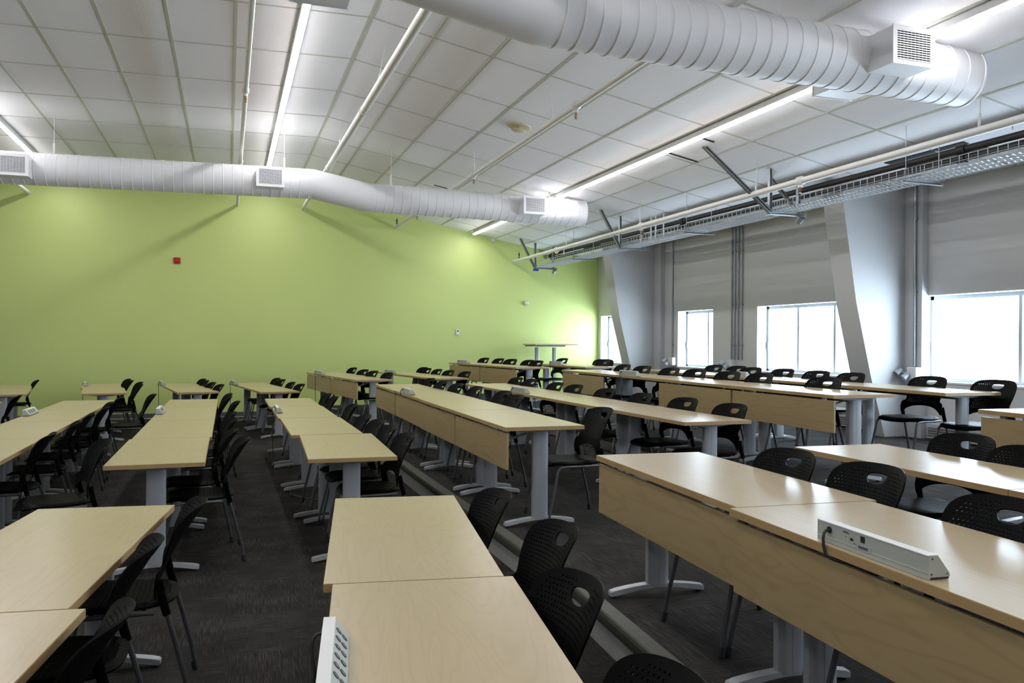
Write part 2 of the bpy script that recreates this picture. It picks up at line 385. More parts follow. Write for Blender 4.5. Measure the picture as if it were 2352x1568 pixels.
# ================================================================ sprinkler pipes
def spipe(pts, r, label, heads=(), rods=(), up=(), rings=()):
    t = thing('sprinkler_pipe', label, 'pipe', pts[0]); o = Vector(pts[0])
    P = [Vector(p)-o for p in pts]
    bm = B(); tube(bm, P, r, 14); link('pipe_run', done(bm, mPIPE, True), t)
    def at(y):
        a, b = P[0], P[-1]; k = (y-o.y-a.y)/(b.y-a.y); return a.lerp(b, k)
    for y in heads:
        p = at(y); bm = B()
        tube(bm, [p+Vector((0, -.05, 0)), p+Vector((0, -.03, 0)), p+Vector((0, .03, 0)), p+Vector((0, .05, 0))], [r*1.05, r*1.45, r*1.45, r*1.05], 14)
        tube(bm, [p, p+Vector((0, 0, -r-.035))], r*.75, 12); h = link('fitting', done(bm, mPIPE, True), t)
        bm = B(); z = -r-.035
        tube(bm, [p+Vector((0, 0, z)), p+Vector((0, 0, z-.02))], .012, 8)
        for s in (-1, 1): tube(bm, [p+Vector((s*.010, 0, z-.018)), p+Vector((s*.016, 0, z-.035)), p+Vector((0, 0, z-.06))], .003, 5)
        tube(bm, [p+Vector((0, 0, z-.02)), p+Vector((0, 0, z-.058))], .005, 6); tube(bm, [p+Vector((0, 0, z-.06)), p+Vector((0, 0, z-.063))], .017, 10)
        link('sprinkler_head', done(bm, mBRASS), t)
    for y in up:
        p = at(y); bm = B(); tube(bm, [p, p+Vector((0, 0, r+.05))], .014, 8); tube(bm, [p+Vector((0, 0, r+.06)), p+Vector((0, 0, r+.11))], .018, 8); tube(bm, [p+Vector((0, 0, r+.05)), p+Vector((0, 0, r+.15))], .006, 6)
        link('sprinkler_head', done(bm, mIRON), t)
    for y in rings:
        p = at(y); bm = B(); tube(bm, [p+Vector((0, -.02, 0)), p+Vector((0, .02, 0))], r*1.22, 14); link('coupling', done(bm, mPIPE, True), t)
    for y, dx in rods:
        p = at(y); z1 = cz(p.x+o.x+dx)-o.z
        bm = B(); tube(bm, [(p.x+dx, p.y, z1), (p.x+dx*.3, p.y, p.z+r+.10)], .0045, 6)
        tube(bm, [(p.x+dx*.3, p.y, p.z+r+.11), (p.x, p.y, p.z+r*.6)], .011, 8); link('hanger_rod', done(bm, mPIPE), t)
spipe([(.16, 17.36, 4.25), (.17, -3., 4.30)], .027, 'thin white sprinkler pipe just left of the long strip light', heads=(7.75+1.7, 13.2), rings=(16.9,))
spipe([(1.44, 17.36, 4.25), (1.44, -3., 4.02)], .045, 'thick white sprinkler pipe right of the long strip light', rings=(9.4, 12.9), rods=((8.5, .08), (11.59, .05)))
spipe([(3.33, 17.36, 3.95), (3.33, -3., 3.95)], .033, 'white sprinkler pipe beside the round ceiling outlet', heads=(7.71, 11.39, 15.14), up=(17.1,), rods=((8.34, -.03), (11.375, 0), (15., 0)))
spipe([(6.0, 17.36, 3.33), (6.0, -3., 3.385)], .036, 'cream sprinkler pipe running above the cable tray', heads=(14.78, 11.33, 7.6), up=(16.95,), rods=((5.3, 0.02), (8.42, .02), (11.36, 0.), (14.3, 0.)))
spipe([(-3.51, 17.36, 4.25), (-3.51, -3., 4.30)], .033, 'white sprinkler pipe stub at the left edge behind the duct', rings=(17.2,))
# round ceiling outlet
t = thing('ceiling_diffuser', 'round cream ceiling outlet beside a sprinkler pipe', 'air vent', (3.43, 9.72, cz(3.43)))
rot = Matrix.Rotation(math.atan(SR), 4, 'Y')
bm = B(); tube(bm, [(0, 0, .0), (0, 0, -.012), (0, 0, -.02)], [.15, .15, .13], 32); bm.transform(rot); link('rim', done(bm, mCREAM, True), t)
bm = B(); tube(bm, [(0, 0, -.02), (0, 0, -.045), (0, 0, -.052), (0, 0, -.072)], [.02, .03, .098, .06], 32); bm.transform(rot); link('cone', done(bm, mCREAM, True), t)

# ================================================================ iron pipes, cable tray, struts
for k, (zz, lab) in enumerate(((3.515, 'upper of the two dark iron pipes behind the cable tray'), (3.425, 'lower of the two dark iron pipes behind the cable tray'))):
    t = thing('iron_pipe', lab, 'pipe', (6.86, 17.2, zz), 0, 'dark iron pipes by the window wall')
    bm = B(); tube(bm, [(0, 0, 0), (0, -20, -.06)], .036, 14); link('pipe_run', done(bm, mIRON, True), t)
    for y in (-.05, -5.6, -10.9):
        bm = B(); tube(bm, [(0, y, -.003*abs(y)), (0, y-.10, -.003*abs(y))], .048, 14); link('coupling', done(bm, mIRON, True), t)
    for y in (-2.6, -6.6, -8.8, -11.5):
        bm = B(); tube(bm, [(0, y, .03), (0, y, 3.60-zz)] if k == 0 else [(0, y, .03), (0, y, .052)], .006, 6); link('hanger_rod', done(bm, mGALV), t)
t = thing('pipe_valve', 'small grey valve block on the end of the dark pipes', 'valve', (6.82, 17.2, 3.47))
bm = B(); box(bm, -.05, .06, 0, .20, -.04, .05, .01); link('valve_body', done(bm, mGALV), t)
bm = B(); tube(bm, [(0, .02, -.03), (0, .02, -.07)], .03, 10); link('valve_cap', done(bm, mWHITE), t)
# wire mesh cable tray, in overlapping lengths
TL = [(17.0, 14.55, 3.18), (14.75, 12.45, 3.18), (12.65, 10.4, 3.18), (10.6, 8.3, 3.18), (8.55, 6.25, 3.18), (6.5, 4.2, 3.18)]
for n, (ya, yb, z) in enumerate(TL):
    t = thing('cable_tray', 'galvanised wire mesh cable tray length, %s' % ('the one ending at the green wall' if n == 0 else '%s from the green wall' % ORD[n]), 'cable tray', (6.33, yb, z), 0, 'lengths of cable tray')
    Ly = ya-yb; Wd = .36; bm = B(); k = int(Ly/.062)
    for i in range(k+1):           # expanded mesh floor: zigzag strands
        y = i*.062; m = 6
        for q in range(m):
            xa, xb = q*Wd/m, (q+1)*Wd/m; o1 = .031 if q % 2 else 0; o2 = 0 if q % 2 else .031
            for sgn in (1,):
                w = .011
                vs = [(xa, y+o1-w, 0), (xb, y+o2-w, 0), (xb, y+o2+w, .004), (xa, y+o1+w, .004)]
                a = [bm.verts.new(v) for v in vs]; b = [bm.verts.new((v[0], v[1], v[2]+.006)) for v in vs]
                bm.faces.new(a[::-1]); bm.faces.new(b)
                for e in range(4): bm.faces.new((a[e], a[(e+1) % 4], b[(e+1) % 4], b[e]))
    link('mesh_floor', done(bm, mTRAY), t)
    for s, xs in (('near', 0), ('far', Wd)):
        bm = B()
        for zz in (.012, .055, .105): tube(bm, [(xs, 0, zz), (xs, Ly, zz)], .0035, 5)
        for i in range(int(Ly/.1)+1): tube(bm, [(xs, i*.1, .006), (xs, i*.1, .105)], .003, 5)
        link('side_wires', done(bm, mTRAY), t)
# trapeze hangers
def strut(bm, a, b, w=.041):
    a, b = Vector(a), Vector(b); d = (b-a).normalized(); s = d.cross(Vector((0, 1, 0))).normalized() if abs(d.y) < .9 else Vector((1, 0, 0)); t_ = d.cross(s)
    o = w/2; q = w*.38
    prof = [(-o, -o), (o, -o), (o, o), (q*.5, o), (q*.5, o-.004), (o-.005, o-.004), (o-.005, -o+.005), (-o+.005, -o+.005), (-o+.005, o-.004), (-q*.5, o-.004), (-q*.5, o), (-o, o)]
    prism(bm, prof, lambda p, k: a+(b-a)*k+s*p[0]+t_*p[1], 0, 1)
for n, (y, braces) in enumerate(((16.72, 1), (12.62, 1), (8.52, 1))):
    t = thing('tray_hanger', 'galvanised strut frame holding the cable tray, %s from the green wall' % ORD[n], 'bracket', (6.3, y, 3.15), 0, 'strut frames under the cable tray')
    bm = B(); strut(bm, (-.04, 0, 0), (.50, 0, 0), .036); link('cross_strut', done(bm, mGALV), t)
    for x in (.0, .42): bm = B(); strut(bm, (x, .03, -.02), (x, .03, cz(6.3+x)-3.15)); link('post', done(bm, mGALV), t)
    if braces:
        tx = {16.72: 5.93, 12.62: 5.90, 8.52: 5.32}[y]
        bm = B(); strut(bm, (-.03, -.03, .0), (tx-6.3, -.03, cz(tx)-3.15), .046); link('brace', done(bm, mGALV), t)
    if n == 2: bm = B(); strut(bm, (.44, .06, .05), (.20, .30, .50)); link('brace', done(bm, mGALV), t)
    if n == 0: bm = B(); box(bm, -.05, .06, -.04, .05, -.06, -.015, .008); link('blue_cap', done(bm, mBLUE), t)
    if n in (0, 2): bm = B(); tube(bm, [(.44, -.02, -.03), (.44, .05, -.08)], .04, 12); link('end_fitting', done(bm, mGALV, True), t)
for n, y in enumerate((14.65, 10.5, 6.4)):
    t = thing('tray_hanger', 'slim rod-hung channel under the cable tray, %s from the green wall' % ORD[n], 'bracket', (6.3, y, 3.155), 0, 'rod hangers under the cable tray')
    bm = B(); strut(bm, (-.03, 0, 0), (.47, 0, 0), .026); link('channel', done(bm, mGALV), t)
    for x in (.0, .42): bm = B(); tube(bm, [(x, 0, 0), (x, 0, cz(6.3+x)-3.155)], .0045, 6); link('hanger_rod', done(bm, mGALV), t)
for n, (x, y) in enumerate(((6.60, 12.12), (6.61, 11.98), (6.62, 11.74))):
    bm = B(); tube(bm, [(x, y, cz(x)), (x, y, 3.40), (x, y, 3.20)], .013, 8)
    tag(link('conduit_drop', done(bm, mPIPE)), '%s of three short white conduits dropping into the tray' % ('leftmost', 'middle', 'rightmost')[n], 'conduit', 'short conduits into the tray')
bm = B(); tube(bm, [(6.62, 15.9, cz(6.6)), (6.62, 15.9, 3.38)], .013, 8); tag(link('conduit_drop', done(bm, mPIPE)), 'single white conduit dropping to the tray near the green wall', 'conduit')

# ================================================================ wall fittings
def wallconduit(y, z0, label, r=.014):
    bm = B(); tube(bm, [(WX-.022, y, z0), (WX-.022, y, 3.51)], r, 8)
    for z in (z0+.25, 2.2, 3.1): box(bm, WX-.02, WX, y-.03, y+.03, z-.008, z+.008)
    return tag(link('wall_conduit', done(bm, mGALV)), label, 'conduit', 'conduits on the window wall')
wallconduit(14.0, 1.26, 'single thin conduit left of the narrow window')
for n, y in enumerate((12.02, 11.93, 11.83, 11.73)): wallconduit(y, 1.27, '%s of four conduits between two windows' % ('leftmost', 'second', 'third', 'rightmost')[n])
wallconduit(7.97, 1.28, 'conduit on the pier of the big rib by the right window', .017).location.x = -.10
def emergency(y, label, x=WX):
    t = thing('emergency_light', label, 'light', (x, y, 1.19), 0, 'twin-head emergency lights')
    bm = B(); box(bm, -.09, 0, -.07, .07, -.07, .08, .008); link('battery_box', done(bm, mWHITE), t)
    for s in (-1, 1):
        bm = B(); c = Vector((-.12, .11+s*.055, -.01+s*.025)); d = Vector((-.6, .2, -.5)).normalized()
        tube(bm, [c-d*.05, c-d*.045, c+d*.03, c+d*.04], [.02, .034, .045, .045], 14); tube(bm, [(-.05, .06, .0), c], .010, 8)
        link('lamp_head', done(bm, mFRAME, True), t)
emergency(13.94, 'twin-head emergency light left of the narrow window')
emergency(11.98, 'twin-head emergency light under the four conduits')
emergency(7.95, 'twin-head emergency light beside the wide right rib', WX-.10)
def heater(y0, y1, label):
    t = thing('baseboard_heater', label, 'heater', (WX-.10, y0, .4), 0, 'low heaters under the windows')
    bm = B(); box(bm, 0, .09, 0, y1-y0, .02, .20, .006); link('casing', done(bm, mRIB), t)
    bm = B()
    for k in range(4): box(bm, -.012, .002, .03, y1-y0-.03, .05+k*.03, .062+k*.03)
    link('louvres', done(bm, mGALV), t)
heater(8.55, 11.6, 'low louvred heater under the wide window left of the big rib'); heater(5.2, 7.8, 'low louvred heater under the right-hand window')
def small(name, label, cat, x, z, parts, wall='green'):
    t = thing(name, label, cat, (x, WY, z))
    for pn, m, fn in parts:
        bm = B(); fn(bm); link(pn, done(bm, m, False), t)
small('fire_alarm', 'red square fire alarm on the green wall', 'alarm', -.955, 3.09, [('back_plate', mRED, lambda b: box(b, -.062, .062, -.03, 0, -.062, .062, .006)), ('sounder', mRED, lambda b: box(b, -.035, .035, -.05, -.03, -.035, .03, .006))])
small('thermostat', 'small white thermostat on the green wall', 'thermostat', 4.745, 1.75, [('case', mWHITE, lambda b: box(b, -.042, .042, -.028, 0, -.06, .06, .006)), ('display', mUNITD, lambda b: box(b, -.02, .02, -.0295, -.028, .012, .038))])
small('motion_sensor', 'small white motion sensor high on the green wall', 'sensor', 6.335, 2.40, [('case', mWHITE, lambda b: box(b, -.05, .05, -.05, 0, -.05, .055, .02)), ('lens', mCREAM, lambda b: box(b, -.035, .035, -.055, -.048, -.045, .0, .01))])
small('security_camera', 'tiny white device where green wall meets ceiling', 'sensor', 5.52, 3.80, [('case', mWHITE, lambda b: box(b, -.03, .04, -.09, 0, -.05, .02, .012)), ('bracket', mWHITE, lambda b: box(b, -.01, .01, -.03, 0, .0, .06))])

# ================================================================ training tables
def leg_mesh():
    bm = B(); n = 14; pts = []
    for i in range(n): a = 2*math.pi*i/n; pts.append((.062*math.copysign(abs(math.cos(a))**.55, math.cos(a)), .030*math.copysign(abs(math.sin(a))**.7, math.sin(a))))
    prism(bm, pts, lambda p, t: (p[0], p[1], t), .055, .69)
    for s in (-1, 1): box(bm, -.002, .002, *sorted((s*.0285, s*.0305)), .06, .66)
    return done(bm, mLEG, True, 30)
def foot_mesh():
    bm = B(); pr = []
    xs = [-.27+.54*i/16 for i in range(17)]
    top = [(x, .065-.028*(abs(x)/.27)**1.8) for x in xs]; bot = [(x, .045-.038*(abs(x)/.27)**1.6) for x in xs]
    pr = top+bot[::-1]
    prism(bm, pr, lambda p, t: (p[0], t, p[1]), -.025, .025)
    bmesh.ops.bevel(bm, geom=[e for e in bm.edges], offset=.005, segments=2, affect='EDGES')
    return done(bm, mFOOT, True, 35)
def glide_mesh():
    bm = B(); tube(bm, [(0, 0, 0), (0, 0, .02)], .016, 10); return done(bm, mRUB)
def yoke_mesh():
    bm = B(); prism(bm, [(-.23, .702), (-.08, .686), (.08, .686), (.23, .702), (.23, .709), (-.23, .709)], lambda p, t: (p[0], t, p[1]), -.022, .022)
    return done(bm, mLEG)
LEG, FOOT, GLIDE, YOKE = leg_mesh(), foot_mesh(), glide_mesh(), yoke_mesh()
TOPS = {}
def top_mesh(Ln):
    if Ln in TOPS: return TOPS[Ln]
    bm = B(); box(bm, 0, .61, 0, Ln, .710, .738); 
    for f in bm.faces:
        f.material_index = 0 if abs(f.normal.z) > .9 else 1
    fs = [f for f in bm.faces if f.calc_center_median().z > .7379]
    es = list({e for f in fs for e in f.edges}); r = bmesh.ops.bevel(bm, geom=es, offset=.0018, segments=2, affect='EDGES')
    for f in bm.faces: f.material_index = 0 if f.calc_center_median().z > .7362 or f.calc_center_median().z < .711 else 1
    me = done(bm, mWOOD); me.materials.append(mEDGE); TOPS[Ln] = me; return me
PAN = {}
def pan_mesh(Ln):
    if Ln in PAN: return PAN[Ln]
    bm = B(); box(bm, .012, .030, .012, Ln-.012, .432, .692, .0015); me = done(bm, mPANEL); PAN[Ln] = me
    return me
def table(x, y, z, ang, Ln, panel, label, group):
    """x, y: front-left top corner; ang: direction of the long side in degrees"""
    t = thing('training_table', label, 'table', (x, y, z), R(ang-90), group)
    link('table_top', top_mesh(Ln), t)
    for yy in (.12, Ln-.12):
        l = link('leg', LEG, t); l.location = (.305, yy, 0)
        link('foot', FOOT, l); link('yoke', YOKE, l)
        for s in (-.25, .25): gl = link('glide', GLIDE, l); gl.location.x = s
    bm = B(); box(bm, .27, .34, .15, Ln-.15, .668, .708, .004); link('underframe', done(bm, mIRON), t)
    if panel:
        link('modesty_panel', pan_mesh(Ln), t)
        for k, yy in enumerate((.16, Ln-.16)):
            bm = B(); box(bm, .028, .05, yy-.02, yy+.02, .60, .709, .003); tube(bm, [(.04, yy, .62), (.26, yy, .69)], .009, 8); link('panel_bracket', done(bm, mGALV), t)
    return t
def row(name, group, z, x, y, ang, lens, pans, jogs=None):
    d = Vector((math.cos(R(ang)), math.sin(R(ang)))); s = Vector((math.sin(R(ang)), -math.cos(R(ang))))
    p = Vector((x, y)); n = len(lens)
    for i, Ln in enumerate(lens):
        j = jogs[i] if jogs else 0.; da = 0
        if isinstance(j, tuple): j, da = j
        q = p+s*j
        pos = 'nearest the camera' if i == 0 else 'nearest the green wall' if i == n-1 else '%s from the green wall' % ORD[n-1-i]
        table(q.x, q.y, z, ang+da, round(Ln-.006, 3), bool(pans[i]), 'maple table, %s, %s' % (name, pos), group)
        p = p+d*Ln
    return
MID = 'middle block'; FAR = 'back block'; NEAR = 'foreground'
g = 'tables of the middle block'
row('middle block, cut off at the left frame edge', g, 0, -3.31, 6.0, 90, [1.5]*4, [0]*4)
row('middle block, leftmost whole row', g, 0, -2.02, 6.05, 90, [1.5]*4, [0]*4)
row('middle block, second row from left', g, 0, -.732, 5.79, 90, [1.49, 1.61, 1.61, 1.44], [0]*4, [-.015, 0, 0, 0])
row('middle block, third row from left with staggered tops', g, 0, .515, 5.74, 90, [1.5, 1.58, 1.58, 1.45], [0]*4, [(.005, -2.4), 0, -.015, -.03])
row('middle block, first raised row with front panels', g, .2, 1.868, 5.54, 89.2, [1.5, 1.48, 1.51, 1.51], [1]*4, [0, 0, .01, -.0])
row('middle block, second raised row without front panels', g, .2, 3.325, 5.55, 90.7, [1.5, 1.49, 1.49, 1.45], [0]*4)
row('middle block, first row on the top tier', g, .4, 4.59, 5.39, 89.1, [1.47, 1.48, 1.49, 1.48], [1, 1, 0, 1])
row('middle block, last row before the windows', g, .4, 5.78, 5.42, 88.3, [1.4, 1.49, 1.49, 1.49], [0]*4)
g = 'tables of the back block'
row('back block, leftmost row', g, 0, -3.355, 13.46, 98.6, [1.49, 1.49], [0, 0], [0, -.03])
row('back block, second row from left', g, 0, -2.035, 13.51, 97.8, [1.49, 1.49], [0, 0], [0, -.03])
row('back block, third row from left', g, 0, -.72, 13.50, 99.6, [1.49, 1.49], [0, 0])
row('back block, fourth row from left', g, 0, .485, 13.35, 98.8, [1.49, 1.49], [0, 0])
row('back block, first raised row with front panels', g, .2, 1.885, 12.84, 98.0, [1.6, 1.75], [1, 1])
row('back block, second raised row without front panels', g, .2, 3.20, 13.14, 97.5, [1.6, 1.75], [0, 0])
row('back block, first row on the top tier', g, .4, 4.40, 12.55, 96.5, [1.5, 1.5], [1, 1])
row('back block, last row by the window corner', g, .4, 5.66, 12.62, 95.0, [1.12, 1.1], [0, 0])
g = 'tables of the foreground'
def nrow(name, z, x, y, ang, lens, pans, jogs):
    """x, y: far-left corner; tables follow towards the camera"""
    d = Vector((math.cos(R(ang)), math.sin(R(ang)))); s = Vector((math.sin(R(ang)), -math.cos(R(ang)))); p = Vector((x, y))
    for i, Ln in enumerate(lens):
        p = p-d*Ln; q = p+s*jogs[i]
        table(q.x, q.y, z, ang, round(Ln-.005, 3), pans[i], 'maple table, %s, %s' % (name, ('far one', 'near one', 'nearest one, mostly out of frame')[i]), g)
nrow('foreground row at the left edge', 0, -.845, 4.425, 82.6, [1.60, 1.5], [0, 0], [0, .05])
nrow('foreground row at bottom centre', 0, .526, 4.284, 81.6, [1.517, 1.5], [0, 0], [0, .03])
nrow('foreground raised row with front panels at right', .2, 1.887, 4.061, 86.2, [1.45, 1.5], [1, 1], [0, -.035])
nrow('foreground raised row without front panels at right edge', .2, 3.172, 4.061, 87.9, [1.46, 1.5], [0, 0], [0, 0])
nrow('foreground top tier at the right edge', .4, 4.53, 4.0, 86.0, [1.46], [1], [0])
# standing-height table at the back
t = thing('high_table', 'standing-height maple table on two posts near the green wall corner', 'table', (6.60, 16.68, .4))
bm = B(); box(bm, -.42, .585, -.28, .50, 1.082, 1.108); me = done(bm, mWOOD); me.materials.append(mEDGE)
link('table_top', me, t)
for (x, y) in ((.10, -.08), (-.13, .38)):
    bm = B(); box(bm, x-.036, x+.036, y-.035, y+.035, .03, 1.03, .01); link('leg', done(bm, mLEG), t)
bm = B(); box(bm, -.30, .36, -.11, -.05, 1.05, 1.08, .01); box(bm, -.40, .18, .35, .41, 1.05, 1.08, .01); link('top_bracket', done(bm, mGALV), t)
bm = B(); box(bm, -.22, .44, -.12, -.04, .0, .04, .012); box(bm, -.42, .18, .34, .42, 0, .04, .012); link('foot', done(bm, mFOOT), t)

# ================================================================ table-top power units
def wedge(bm, p0, p1, prof): prism(bm, prof, lambda p, t: (p[0], t, p[1]), p0, p1)
def power_unit(label, x, y, z, ang, Ln=.45, cable=True, near=False, drop=.5, outlets=True):
    """vertical back flush with the table edge, sloping socket face towards the seats; local y runs along the table"""
    t = thing('power_unit', label, 'power strip', (x, y, z), R(ang-90), 'power units on the tables')
    bm = B(); wedge(bm, 0, Ln, [(0, 0), (.006, 0), (.006, .006), (.068, .006), (.066, .016), (.030, .062), (0, .062)]); link('case', done(bm, mUNIT), t)
    bm = B(); wedge(bm, .002, Ln-.002, [(.0065, 0), (.066, 0), (.066, .0065), (.0065, .0065)]); link('base', done(bm, mUNITD), t)
    bm = B(); box(bm, -.001, .031, 0, Ln, .060, .064, .001); box(bm, -.001, .0005, 0, Ln, .017, .018); link('rim', done(bm, mWHITE), t)
    for k in range(3 if not near else 6):      # pairs of round sockets on the slope
        bm = B(); yy = .10+k*(.10 if not near else .058)
        nrm = Vector((.787, 0, .616)).normalized(); c = Vector((.048, yy, .039))
        a = Vector((-.616, 0, .787))
        if near:
            for s in (-1, 1): cc = c+a*(s*.0118); tube(bm, [cc-nrm*.001, cc+nrm*.0016], .0108, 14)
        else:
            q = Matrix(((-.616, 0, .787), (0, 1, 0), (.787, 0, .616))).transposed().to_4x4(); q.translation = c
            box(bm, -.018, .018, -.018, .018, -.001, .0025, Mx=q)
        link('socket', done(bm, mUNITD), t)
        if near:
            bm = B()
            for s in (-1, 1):
                cc = c+a*(s*.0118)
                Q = Matrix(((-.616, 0, .787), (0, 1, 0), (.787, 0, .616))).transposed().to_4x4(); Q.translation = cc+nrm*.0017
                for q in (-.004, .004): box(bm, -.003, .003, q-.0008, q+.0008, -.0003, .0004, Mx=Q)
            link('socket_slots', done(bm, mLABEL), t)
    if near:
        bm = B()
        for yy in (.004, -.0008):
            for (px, pz) in ((.01, .014), (.058, .014), (.012, .054)):
                tube(bm, [(px, -.0004, pz), (px, -.0015, pz)], .002, 6)
        link('screws', done(bm, mUNITD), t)
    if cable:
        yc = Ln-.06
        bm = B(); tube(bm, [(-.004, yc, .042), (.001, yc, .042)], .010, 14); link('cable_gland', done(bm, mUNITD), t)
        bm = B(); pts = [(-.002, yc, .042), (-.014, yc+.001, .040), (-.022, yc-.002, .033), (-.027, yc-.005, .020), (-.028, yc-.008, -.002), (-.025, yc-.014, -.028)]
        if drop > .05:
            pts += [(-.02, yc-.02, -.055), (-.022, yc-.03, -.10), (-.02, yc-.035, -.10-drop*.4), (-.012, yc-.05, -.10-drop*.8), (0.0, yc-.09, -.10-drop)]
        else: pts += [(-.012, yc-.03, -.038), (.006, yc-.08, -.0405), (.016, yc-.16, -.0410)]
        tube(bm, pts, .0045, 8); link('power_cord', done(bm, mUNITD, True, 80), t)
    return t
TT = .739
u = power_unit('light grey power unit seen from behind, on the foreground panelled table', 1.712, 1.655, .2+TT, 86.2, .46, True, True, drop=.0)
# printed marks on its back: rating text block, small dark emblem and a bar-coded sticker, as in the photograph
bm = B()
for z0, y0, y1 in ((.053, .345, .368), (.050, .340, .368), (.038, .352, .357), (.026, .305, .322)): box(bm, -.0012, .0, y0-.03, y1-.03, z0-.0006, z0+.0006)
for k in range(5): box(bm, -.0012, 0, .292+k*.003, .2932+k*.003, .032, .041-.002*abs(k-2))
box(bm, -.0012, 0, .242, .260, .037, .055); link('printed_marks', done(bm, mUNITD), u)
bm = B(); box(bm, -.0011, 0, .215, .280, .013, .029); link('sticker', done(bm, mLABEL), u)
bm = B()
for k in range(14): box(bm, -.0016, 0, .228+k*.003, .2292+k*.003, .018, .026)
link('bar_code', done(bm, mUNITD), u)
power_unit('white power unit with sockets on the bottom-centre table', .182, 1.80, TT, 81.6, .46, True, True, drop=.45)
UN = [('second middle row from left', -.728, 9.58, 0, 90, .4), ('leftmost whole middle row', -2.012, 9.70, 0, 90, 0), ('staggered third middle row', .508, 9.42, 0, 90, .62),
 ('second back row from left', -2.318, 15.63, 0, 97.8, .55), ('third back row from left', -1.098, 15.66, 0, 99.6, .55), ('fourth back row from left', .112, 15.56, 0, 98.8, .55),
 ('first raised back row', 1.572, 14.95, .2, 98.0, .55), ('second raised back row', 2.905, 15.22, .2, 97.5, 0), ('first raised middle row', 1.930, 9.12, .2, 89.2, 0),
 ('second raised middle row', 3.292, 9.08, .2, 90.7, .05), ('first top-tier middle row', 4.655, 8.90, .4, 89.1, .3), ('first top-tier back row', 4.165, 14.62, .4, 96.5, 0),
 ('last back row by the window corner', 5.585, 13.52, .4, 95, .5), ('last middle row before the windows', 5.895, 8.45, .4, 88.3, .1)]
for n, x, y, z, a, dr in UN: power_unit('small grey power unit on the %s' % n, x+.003, y, z+TT, a, .46 if z or y < 12 else .40, True, False, dr)

# ================================================================ chairs
def shell(outline, holes, grid, f3, th, m):
    """flat outline with true holes, triangulated, bent by f3 and given thickness"""
    V, E = [], []
    for lp in [outline]+holes:
        s = len(V); V += [Vector(p) for p in lp]; n = len(lp); E += [(s+i, s+(i+1) % n) for i in range(n)]
    V += [Vector(p) for p in grid]
    vs, es, fs, *_ = delaunay_2d_cdt(V, E, [], 1, 1e-5)
    bx = [(min(p[0] for p in h), max(p[0] for p in h), min(p[1] for p in h), max(p[1] for p in h), h) for h in holes]
    def inside(c, pl):
        r = False; n = len(pl)
        for i in range(n):
            (x1, y1), (x2, y2) = pl[i], pl[(i+1) % n]
            if (y1 > c.y) != (y2 > c.y) and c.x < (x2-x1)*(c.y-y1)/(y2-y1)+x1: r = not r
        return r
    bm = B(); bv = [bm.verts.new(f3(v.x, v.y)) for v in vs]
    for f in fs:
        c = sum((vs[i] for i in f), Vector((0, 0)))/len(f)
        if not inside(c, outline): continue
        if any(a-1e-6 < c.x < b+1e-6 and d-1e-6 < c.y < e+1e-6 and inside(c, h) for a, b, d, e, h in bx): continue
        bm.faces.new([bv[i] for i in f])
    bmesh.ops.delete(bm, geom=[v for v in bm.verts if not v.link_faces], context='VERTS')
    bm.normal_update(); base = list(bm.verts); nr = {v: v.normal.copy() for v in base}
    faces = list(bm.faces); bd = [e for e in bm.edges if e.is_boundary]
    new = {v: bm.verts.new(v.co-nr[v]*th) for v in base}
    for v in base: v.co += nr[v]*th
    for f in faces: bm.faces.new([new[v] for v in reversed(f.verts)])
    for e in bd:
        a, b = e.verts; bm.faces.new((a, b, new[b], new[a]))
    return done(bm, m, True, 50)
def smooth_poly(pts, it=2):
    for _ in range(it):
        q = []
        for i in range(len(pts)):
            a, b = pts[i], pts[(i+1) % len(pts)]
            q += [(a[0]*.75+b[0]*.25, a[1]*.75+b[1]*.25), (a[0]*.25+b[0]*.75, a[1]*.25+b[1]*.75)]
        pts = q
    return pts
def inpoly(c, pl):
    r = False; n = len(pl)
    for i in range(n):
        (x1, y1), (x2, y2) = pl[i], pl[(i+1) % n]
        if (y1 > c[1]) != (y2 > c[1]) and c[0] < (x2-x1)*(c[1]-y1)/(y2-y1)+x1: r = not r
    return r
def dist(c, pl):
    m = 9
    for i in range(len(pl)):
        a, b = Vector(pl[i]), Vector(pl[(i+1) % len(pl)]); p = Vector(c); k = max(0, min(1, (p-a).dot(b-a)/max(1e-9, (b-a).length_squared)))
        m = min(m, (a+(b-a)*k-p).length)
    return m
half = [(0, .838), (.09, .837), (.148, .831), (.186, .816), (.210, .786), (.214, .742), (.204, .68), (.188, .63), (.188, .605), (.226, .590), (.234, .55), (.230, .480), (.212, .475), (.195, .505), (.150, .535), (.09, .553), (0, .560)]
bo = smooth_poly(half+[(-x, z) for x, z in half[-2:0:-1]], 2)
hd = smooth_poly([(-.052, .800), (.052, .800), (.058, .782), (.034, .756), (-.034, .756), (-.058, .782)], 2)
holes = [hd]; gridp = []
i = 0; z = .59
while z < .815:
    y = -.2325+(.00775 if i % 2 else 0)
    while y < .23:
        if inpoly((y, z), bo) and dist((y, z), bo) > .022 and not inpoly((y, z), hd) and dist((y, z), hd) > .014:
            holes.append([(y+.0034*math.cos(a*math.pi/3), z+.0034*math.sin(a*math.pi/3)) for a in range(6)])
        y += .0155
    z += .0138; i += 1
for a in range(-12, 13):
    for b in range(24, 42):
        p = (a*.02, b*.02)
        if inpoly(p, bo) and dist(p, bo) > .008 and not inpoly(p, hd) and all(abs(p[0]-h[0][0]+.0034) > .006 or abs(p[1]-h[0][1]) > .006 for h in holes[1:]): gridp.append(p)
def fback(y, z):
    k = max(0, (z-.5)/.336)
    return Vector((.150+.185*k**1.35-.090*(abs(y)/.235)**2*(.08+.92*k), y, z))
BACK = shell(bo, holes, gridp, fback, .0035, mSHEL)
